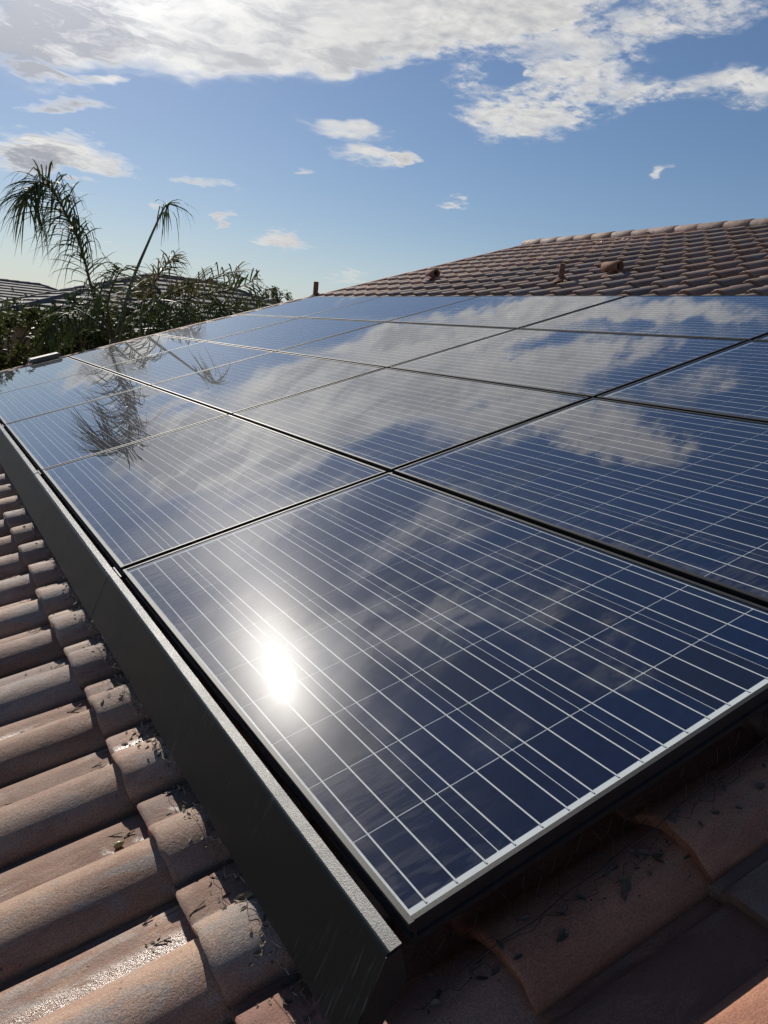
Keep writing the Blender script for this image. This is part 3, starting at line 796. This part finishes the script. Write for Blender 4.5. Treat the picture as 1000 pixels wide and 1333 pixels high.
# mortar patch near the ridge
m = MB()
for k in range(16):
    v, u = 8.05 + rt.uniform(-.12, .12), 7.55 + rt.uniform(-.55, .55); n = tile_n(v, u)
    leaf_geo(m, v, u, n + .006, rt.uniform(.03, .07), rt)
o = m.build('mortar_scraps', M['rake']); o.matrix_world = ROOF; tag(o, 'reddish mortar scraps lying on the tiles just below the ridge', 'mortar', kind='stuff')
# low metal box behind the far end of the bottom row
bx_ = empty('vent_box', ROOF @ Matrix.Translation((0.77, 8.53, -0.16))); tag(bx_, 'low grey metal box behind the far end of the bottom panel row', 'vent box')
m = MB(); m.box(-0.13, 0.13, -0.06, 0.06, -0.04, 0.165); o = m.build('body', M['galv'], bx_); bevel(o, .008)
m = MB(); m.extrude([(-0.16, 0.165), (0.16, 0.165), (0.16, 0.192), (0.14, 0.205), (-0.14, 0.205), (-0.16, 0.192)], 'y', -0.085, 0.085); o = m.build('lid', M['galv'], bx_); bevel(o, .005)

# ------------------------------------------------------------------ neighbouring houses
def hip_house(name, label, x0, x1, yr, zr, run, pitch, overhang_wall=0.5):
    t_ = empty(name, Matrix.Translation(((x0 + x1) / 2, yr, -3.5))); tag(t_, label, 'house', 'neighbouring houses')
    bpy.context.view_layer.update()
    cp, sp = math.cos(pitch), math.sin(pitch); Ls = run / cp; c = 0.345
    ze = zr - run * math.tan(pitch)
    w = MB(); w.box(x0 - run + overhang_wall, x1 + run - overhang_wall, yr - run + overhang_wall, yr + run - overhang_wall, -3.5, ze - 0.02)
    under(w.build('wall', M['stucco']), t_)
    base = MB()
    e = 0.02
    base.add([(x0, yr, zr-e), (x1, yr, zr-e), (x1+run, yr-run, ze-e), (x0-run, yr-run, ze-e), (x1+run, yr+run, ze-e), (x0-run, yr+run, ze-e)],
             [(0, 3, 2, 1), (1, 2, 4), (1, 4, 5, 0), (0, 5, 3), (3, 5, 4, 2)])
    rf = under(base.build('roof', M['felt']), t_)
    bpy.context.view_layer.update()
    rr = random.Random(hash(name) % 1000 + int(yr))
    def ends(side, s):
        d = s * cp; z = zr - s * sp
        if side == 'f': return Vector((x0 - d, yr - d, z)), Vector((x1 + d, yr - d, z)), Vector((0, -sp, cp))
        if side == 'b': return Vector((x1 + d, yr + d, z)), Vector((x0 - d, yr + d, z)), Vector((0, sp, cp))
        if side == 'r': return Vector((x1 + d, yr - d, z)), Vector((x1 + d, yr + d, z)), Vector((sp, 0, cp))
        return Vector((x0 - d, yr + d, z)), Vector((x0 - d, yr - d, z)), Vector((-sp, 0, cp))
    for side in 'frl':
        k = 0
        while (k + 1) * c <= Ls + 0.1:
            s0, s1 = k * c, (k + 1) * c
            A0, B0, nm = ends(side, s0); A1, B1, _ = ends(side, s1)
            n = max(1, int((B1 - A1).length / 0.33)); vs = []; fs = []
            for i in range(n + 1):
                t = i / n; U0 = A0.lerp(B0, t); U1 = A1.lerp(B1, t)
                h = 0.046 + rr.uniform(-.006, .006)
                vs += [U0 + nm * 0.006, U1 + nm * h, U1 + nm * 0.001]
            for i in range(n):
                a = i * 3; fs += [(a, a+3, a+4, a+1), (a+1, a+4, a+5, a+2)]
            mb = MB(); mb.add(vs, fs); under(mb.build('tile_course', M['ntile']), rf)
            k += 1
    for a, b in (((x0, yr, zr), (x1, yr, zr)), ((x1, yr, zr), (x1+run, yr-run, ze)), ((x0, yr, zr), (x0-run, yr-run, ze)), ((x1, yr, zr), (x1+run, yr+run, ze)), ((x0, yr, zr), (x0-run, yr+run, ze))):
        A, B = Vector(a), Vector(b); n = max(2, int((B - A).length / 0.4)); pts = []; rad = []
        for i in range(n):
            pts += [A.lerp(B, i / n), A.lerp(B, (i + .96) / n)]; rad += [0.07, 0.085]
        mb = MB(); mb.tube(pts, rad, 8); under(mb.build('ridge_cap', M['ntile'], smooth=True), rf)
q = at(53, 371, 36.0)
hip_house('house', 'pale striped tile roof of the neighbouring house at the left edge', q.x - 12, q.x, 36.0, q.z, 5.5, R(18.4))
qa, qb = at(196, 361, 19.0), at(282, 368, 19.0)
hip_house('house', 'neighbouring house whose striped tile roof shows behind the palm fronds', qa.x, qb.x, 19.0, (qa.z + qb.z) / 2, 4.0, R(18.4))

# ------------------------------------------------------------------ palm
def bez(pts, n):
    """smooth curve through the points (Catmull-Rom)"""
    P = [Vector(p) for p in pts]; P = [P[0] * 2 - P[1]] + P + [P[-1] * 2 - P[-2]]
    out = []
    seg = len(P) - 3
    for i in range(n + 1):
        x = i / n * seg; k = min(int(x), seg - 1); t = x - k
        a, b, c, d = P[k:k+4]
        out.append(0.5 * ((2*b) + (c - a) * t + (2*a - 5*b + 4*c - d) * t*t + (3*b - a - 3*c + d) * t**3))
    return out
pr_ = random.Random(21)
DOWN = Vector((0, 0, -1))
def frond(parent, pts, nleaf, length, droop, start=0.15, leafmat='palm', rad=0.026, width=0.019, fold=0.5, split=2):
    cv = bez(pts, 40)
    m = MB(); m.tube(cv, [rad * (1 - 0.82 * i / 40) for i in range(41)], 6)
    r_ = m.build('frond', M['rachis'], None, smooth=True); under(r_, parent)
    L = MB(); nleaf = int(nleaf * (1.0 if nleaf > 100 or nleaf < 20 else 1.35))
    for k in range(nleaf):
        t = start + (1 - start) * (k + pr_.random()) / nleaf
        x = t * 40; i = min(int(x), 39); p = cv[i].lerp(cv[i+1], x - i)
        tg = (cv[min(i+1, 40)] - cv[max(i-1, 0)]).normalized()
        side = tg.cross(DOWN)
        if side.length < 0.05: side = tg.orthogonal()
        side.normalize(); up = side.cross(tg).normalized()
        if up.z < 0: up = -up
        for sgn in (-1, 1):
            if pr_.random() < 0.10: continue
            ang = pr_.uniform(-fold, fold * 1.1)
            d = (side * sgn * math.cos(ang) + up * math.sin(ang)); d = (d * 0.80 + tg * pr_.uniform(0.35, 0.75)).normalized()
            ln = length * (0.55 + 0.45 * math.sin(math.pi * min(1, max(0, (t - start) / (1 - start) * 0.85 + 0.12)))) * pr_.uniform(0.7, 1.1)
            dr = droop * pr_.uniform(0.5, 1.5)
            wdir = d.cross(DOWN);
            if wdir.length < 0.05: wdir = tg
            wdir.normalize(); tw = pr_.uniform(-0.9, 0.9); wdir = (wdir * math.cos(tw) + d.cross(wdir) * math.sin(tw)).normalized()
            vs = []
            kink = pr_.uniform(0.35, 0.8) if pr_.random() < 0.3 else 2
            for s_i in range(6):
                s = s_i / 5
                ex = (s - kink) * 0.8 if s > kink else 0
                c = p + d * ln * (s - 0.35 * dr * s * s) + DOWN * ln * (dr * s * s * 0.75 + ex)
                w = width * (0.35 + 1.0 * math.sin(math.pi * min(1, s * 0.75 + 0.22))) * 0.5 * (1 if s < 1 else 0.15)
                vs += [c - wdir * w, c + wdir * w]
            L.add(vs, [(2*a, 2*a+1, 2*a+3, 2*a+2) for a in range(5)])
    bpy.context.view_layer.update()
    lo = L.build('leaflets', M[leafmat]); lo.parent = r_; lo.matrix_parent_inverse = r_.matrix_world.inverted()
    tag(lo, kind='stuff')
    return r_
PY = 13.0
crown = at(152, 448, PY)
palm = empty('palm_tree', Matrix.Translation((crown.x, PY, -3.5)))
tag(palm, 'feathery palm with drooping fronds rising behind the far roof edge', 'palm tree')
bpy.context.view_layer.update()
m = MB(); m.tube([(crown.x + .1, PY + .1, -3.5), (crown.x + .05, PY, -2), (crown.x, PY, crown.z - .3), (crown.x, PY, crown.z + .1)], [0.22, 0.17, 0.15, 0.11], 14)
under(m.build('trunk', M['trunk'], smooth=True), palm)
def pp(*a): return [at(x, y, PY + dy) for x, y, dy in a]
frond(palm, pp((150,445,0), (126,398,0), (109,335,-.1), (97,300,-.15), (82,272,-.2), (68,247,-.3), (50,238,-.4), (32,258,-.5)), 190, 1.0, 0.62, 0.10, width=.017, fold=1.0)
frond(palm, pp((150,445,0), (170,372,.1), (192,318,.2), (214,270,.2), (222,266,.25)), 14, 0.75, 0.85, 0.62, rad=0.034, width=.015)
frond(palm, pp((155,440,0), (205,405,-.2), (258,385,-.4), (305,376,-.6), (336,362,-.8)), 52, 0.75, 0.45, 0.15, fold=1.2)
frond(palm, pp((155,440,0), (190,385,.3), (212,350,.4), (228,332,.5)), 34, 0.6, 0.35, 0.25, 'palmdry', fold=0.9)
frond(palm, pp((155,445,0), (215,420,-.4), (270,405,-.7), (312,402,-.9), (335,418,-1)), 50, 0.75, 0.6, 0.12, fold=1.0)
frond(palm, pp((155,445,0), (205,395,.5), (245,372,.8), (280,362,1.0), (312,350,1.2)), 44, 0.7, 0.4, 0.2, 'palmdry', fold=1.0)
frond(palm, pp((150,445,0), (120,420,-.3), (92,408,-.5), (72,418,-.7), (60,440,-.8)), 40, 0.6, 0.8, 0.1)
frond(palm, pp((150,445,0), (140,400,-.4), (150,365,-.8), (165,345,-1.2)), 36, 0.7, 0.7, 0.2)
frond(palm, pp((150,445,0), (180,430,-.5), (225,430,-.9), (262,445,-1.2)), 42, 0.55, 0.7, 0.1)
frond(palm, pp((150,445,0), (175,410,-.5), (205,392,-1.0), (238,398,-1.5), (255,425,-1.8)), 42, 0.6, 0.8, 0.15)
frond(palm, pp((150,445,0), (160,405,.6), (172,378,1.1), (190,362,1.6)), 34, 0.6, 0.5, 0.2, 'palmdry')
frond(palm, pp((150,445,0), (135,425,.5), (105,405,1.0), (80,398,1.4), (62,410,1.7)), 40, 0.6, 0.7, 0.15)
frond(palm, pp((155,440,0), (225,412,.4), (285,395,.7), (330,390,.9), (352,402,1.0)), 46, 0.5, 0.5, 0.2, fold=1.0)

# ------------------------------------------------------------------ shrubs and trees
def leafy(name, label, cat, cx, cy, cz, rx, ry, rz, nclump, nleaf, size, lm, seed, group=None, dens=1.0):
    r = random.Random(seed)
    t_ = empty(name, Matrix.Translation((cx, cy, -3.5))); tag(t_, label, cat, group)
    bpy.context.view_layer.update()
    tr = MB(); fork = Vector((cx, cy, cz - rz * 0.55))
    tr.tube([(cx, cy, -3.5), (cx + .05, cy, (fork.z - 3.5) / 2), fork], [0.11, 0.09, 0.07], 8)
    crown_ = MB()
    for c in range(nclump):
        while True:
            d = Vector((r.uniform(-1, 1), r.uniform(-1, 1), r.uniform(-1, 1)))
            if 0.15 < d.length < 1: break
        d = d.normalized() * (d.length ** 0.5)
        cc = Vector((cx + d.x * rx, cy + d.y * ry, cz + d.z * rz))
        if c % 3 == 0: tr.tube([fork, fork.lerp(cc, .5) + Vector((0, 0, .08)), cc], [.035, .02, .006], 5)
        cr = r.uniform(0.12, 0.30) * (rx + rz) / 2 * dens
        for k in range(nleaf):
            p = cc + Vector((r.gauss(0, .5), r.gauss(0, .5), r.gauss(0, .45))) * cr
            a = Vector((r.uniform(-1, 1), r.uniform(-1, 1), r.uniform(-.8, .6))).normalized(); b = a.orthogonal().normalized()
            an = r.uniform(0, 6.28); b = (b * math.cos(an) + a.cross(b) * math.sin(an)); s = size * r.uniform(.6, 1.3)
            crown_.add([p - a * s, p + b * s * .42, p + a * s, p - b * s * .42], [(0, 1, 2, 3)])
    under(tr.build('trunk', M['bark'], smooth=True), t_)
    co = under(crown_.build('crown', M[lm]), t_)
    return t_
def shrub_at(px, py, Y, r_px, rz_px, label, lm, seed, ncl=70, nl=55, size=0.055, name='shrub', cat='shrub'):
    c = at(px, py, Y); s = (Y - CAM_POS.y) / FOCAL * 1.15
    leafy(name, label, cat, c.x, Y, c.z, r_px * s, r_px * s * .8, rz_px * s, ncl, nl, size, lm, seed, 'greenery beyond the far roof edge')
shrub_at(8, 455, 13.4, 62, 44, 'round dark green shrub at the left edge beyond the roof', 'leafb', 1, 90, 70, 0.050)
shrub_at(118, 447, 14.6, 50, 50, 'dense dark shrub just left of the palm trunk', 'leafa', 2, 80, 50, 0.055)
shrub_at(190, 440, 14.2, 60, 40, 'dense dark shrub just right of the palm trunk', 'leafa', 3, 60, 44, 0.050)
shrub_at(262, 446, 13.8, 55, 28, 'loose dark shrub behind the drooping right palm fronds', 'leafa', 4, 40, 34, 0.045)
shrub_at(318, 424, 14.0, 36, 18, 'small dark shrub at the right end of the palm fronds', 'leafa', 5, 34, 36, 0.045)
shrub_at(214, 378, 15.2, 34, 18, 'yellow green shrub top showing between the palm fronds', 'leafb', 6, 26, 34, 0.045)
shrub_at(30, 410, 16.0, 60, 14, 'thin leafy shrub top in front of the left neighbouring roof', 'leafa', 9, 24, 30, 0.05)
shrub_at(362, 388, 26.0, 18, 11, 'small wispy pale tree against the sky left of the far vent pipe', 'leafc', 7, 40, 22, 0.05, 'desert_tree', 'tree')
shrub_at(338, 388, 24.0, 12, 14, 'tiny wispy pale tree against the sky just right of the palm', 'leafc', 8, 22, 14, 0.05, 'desert_tree', 'tree')
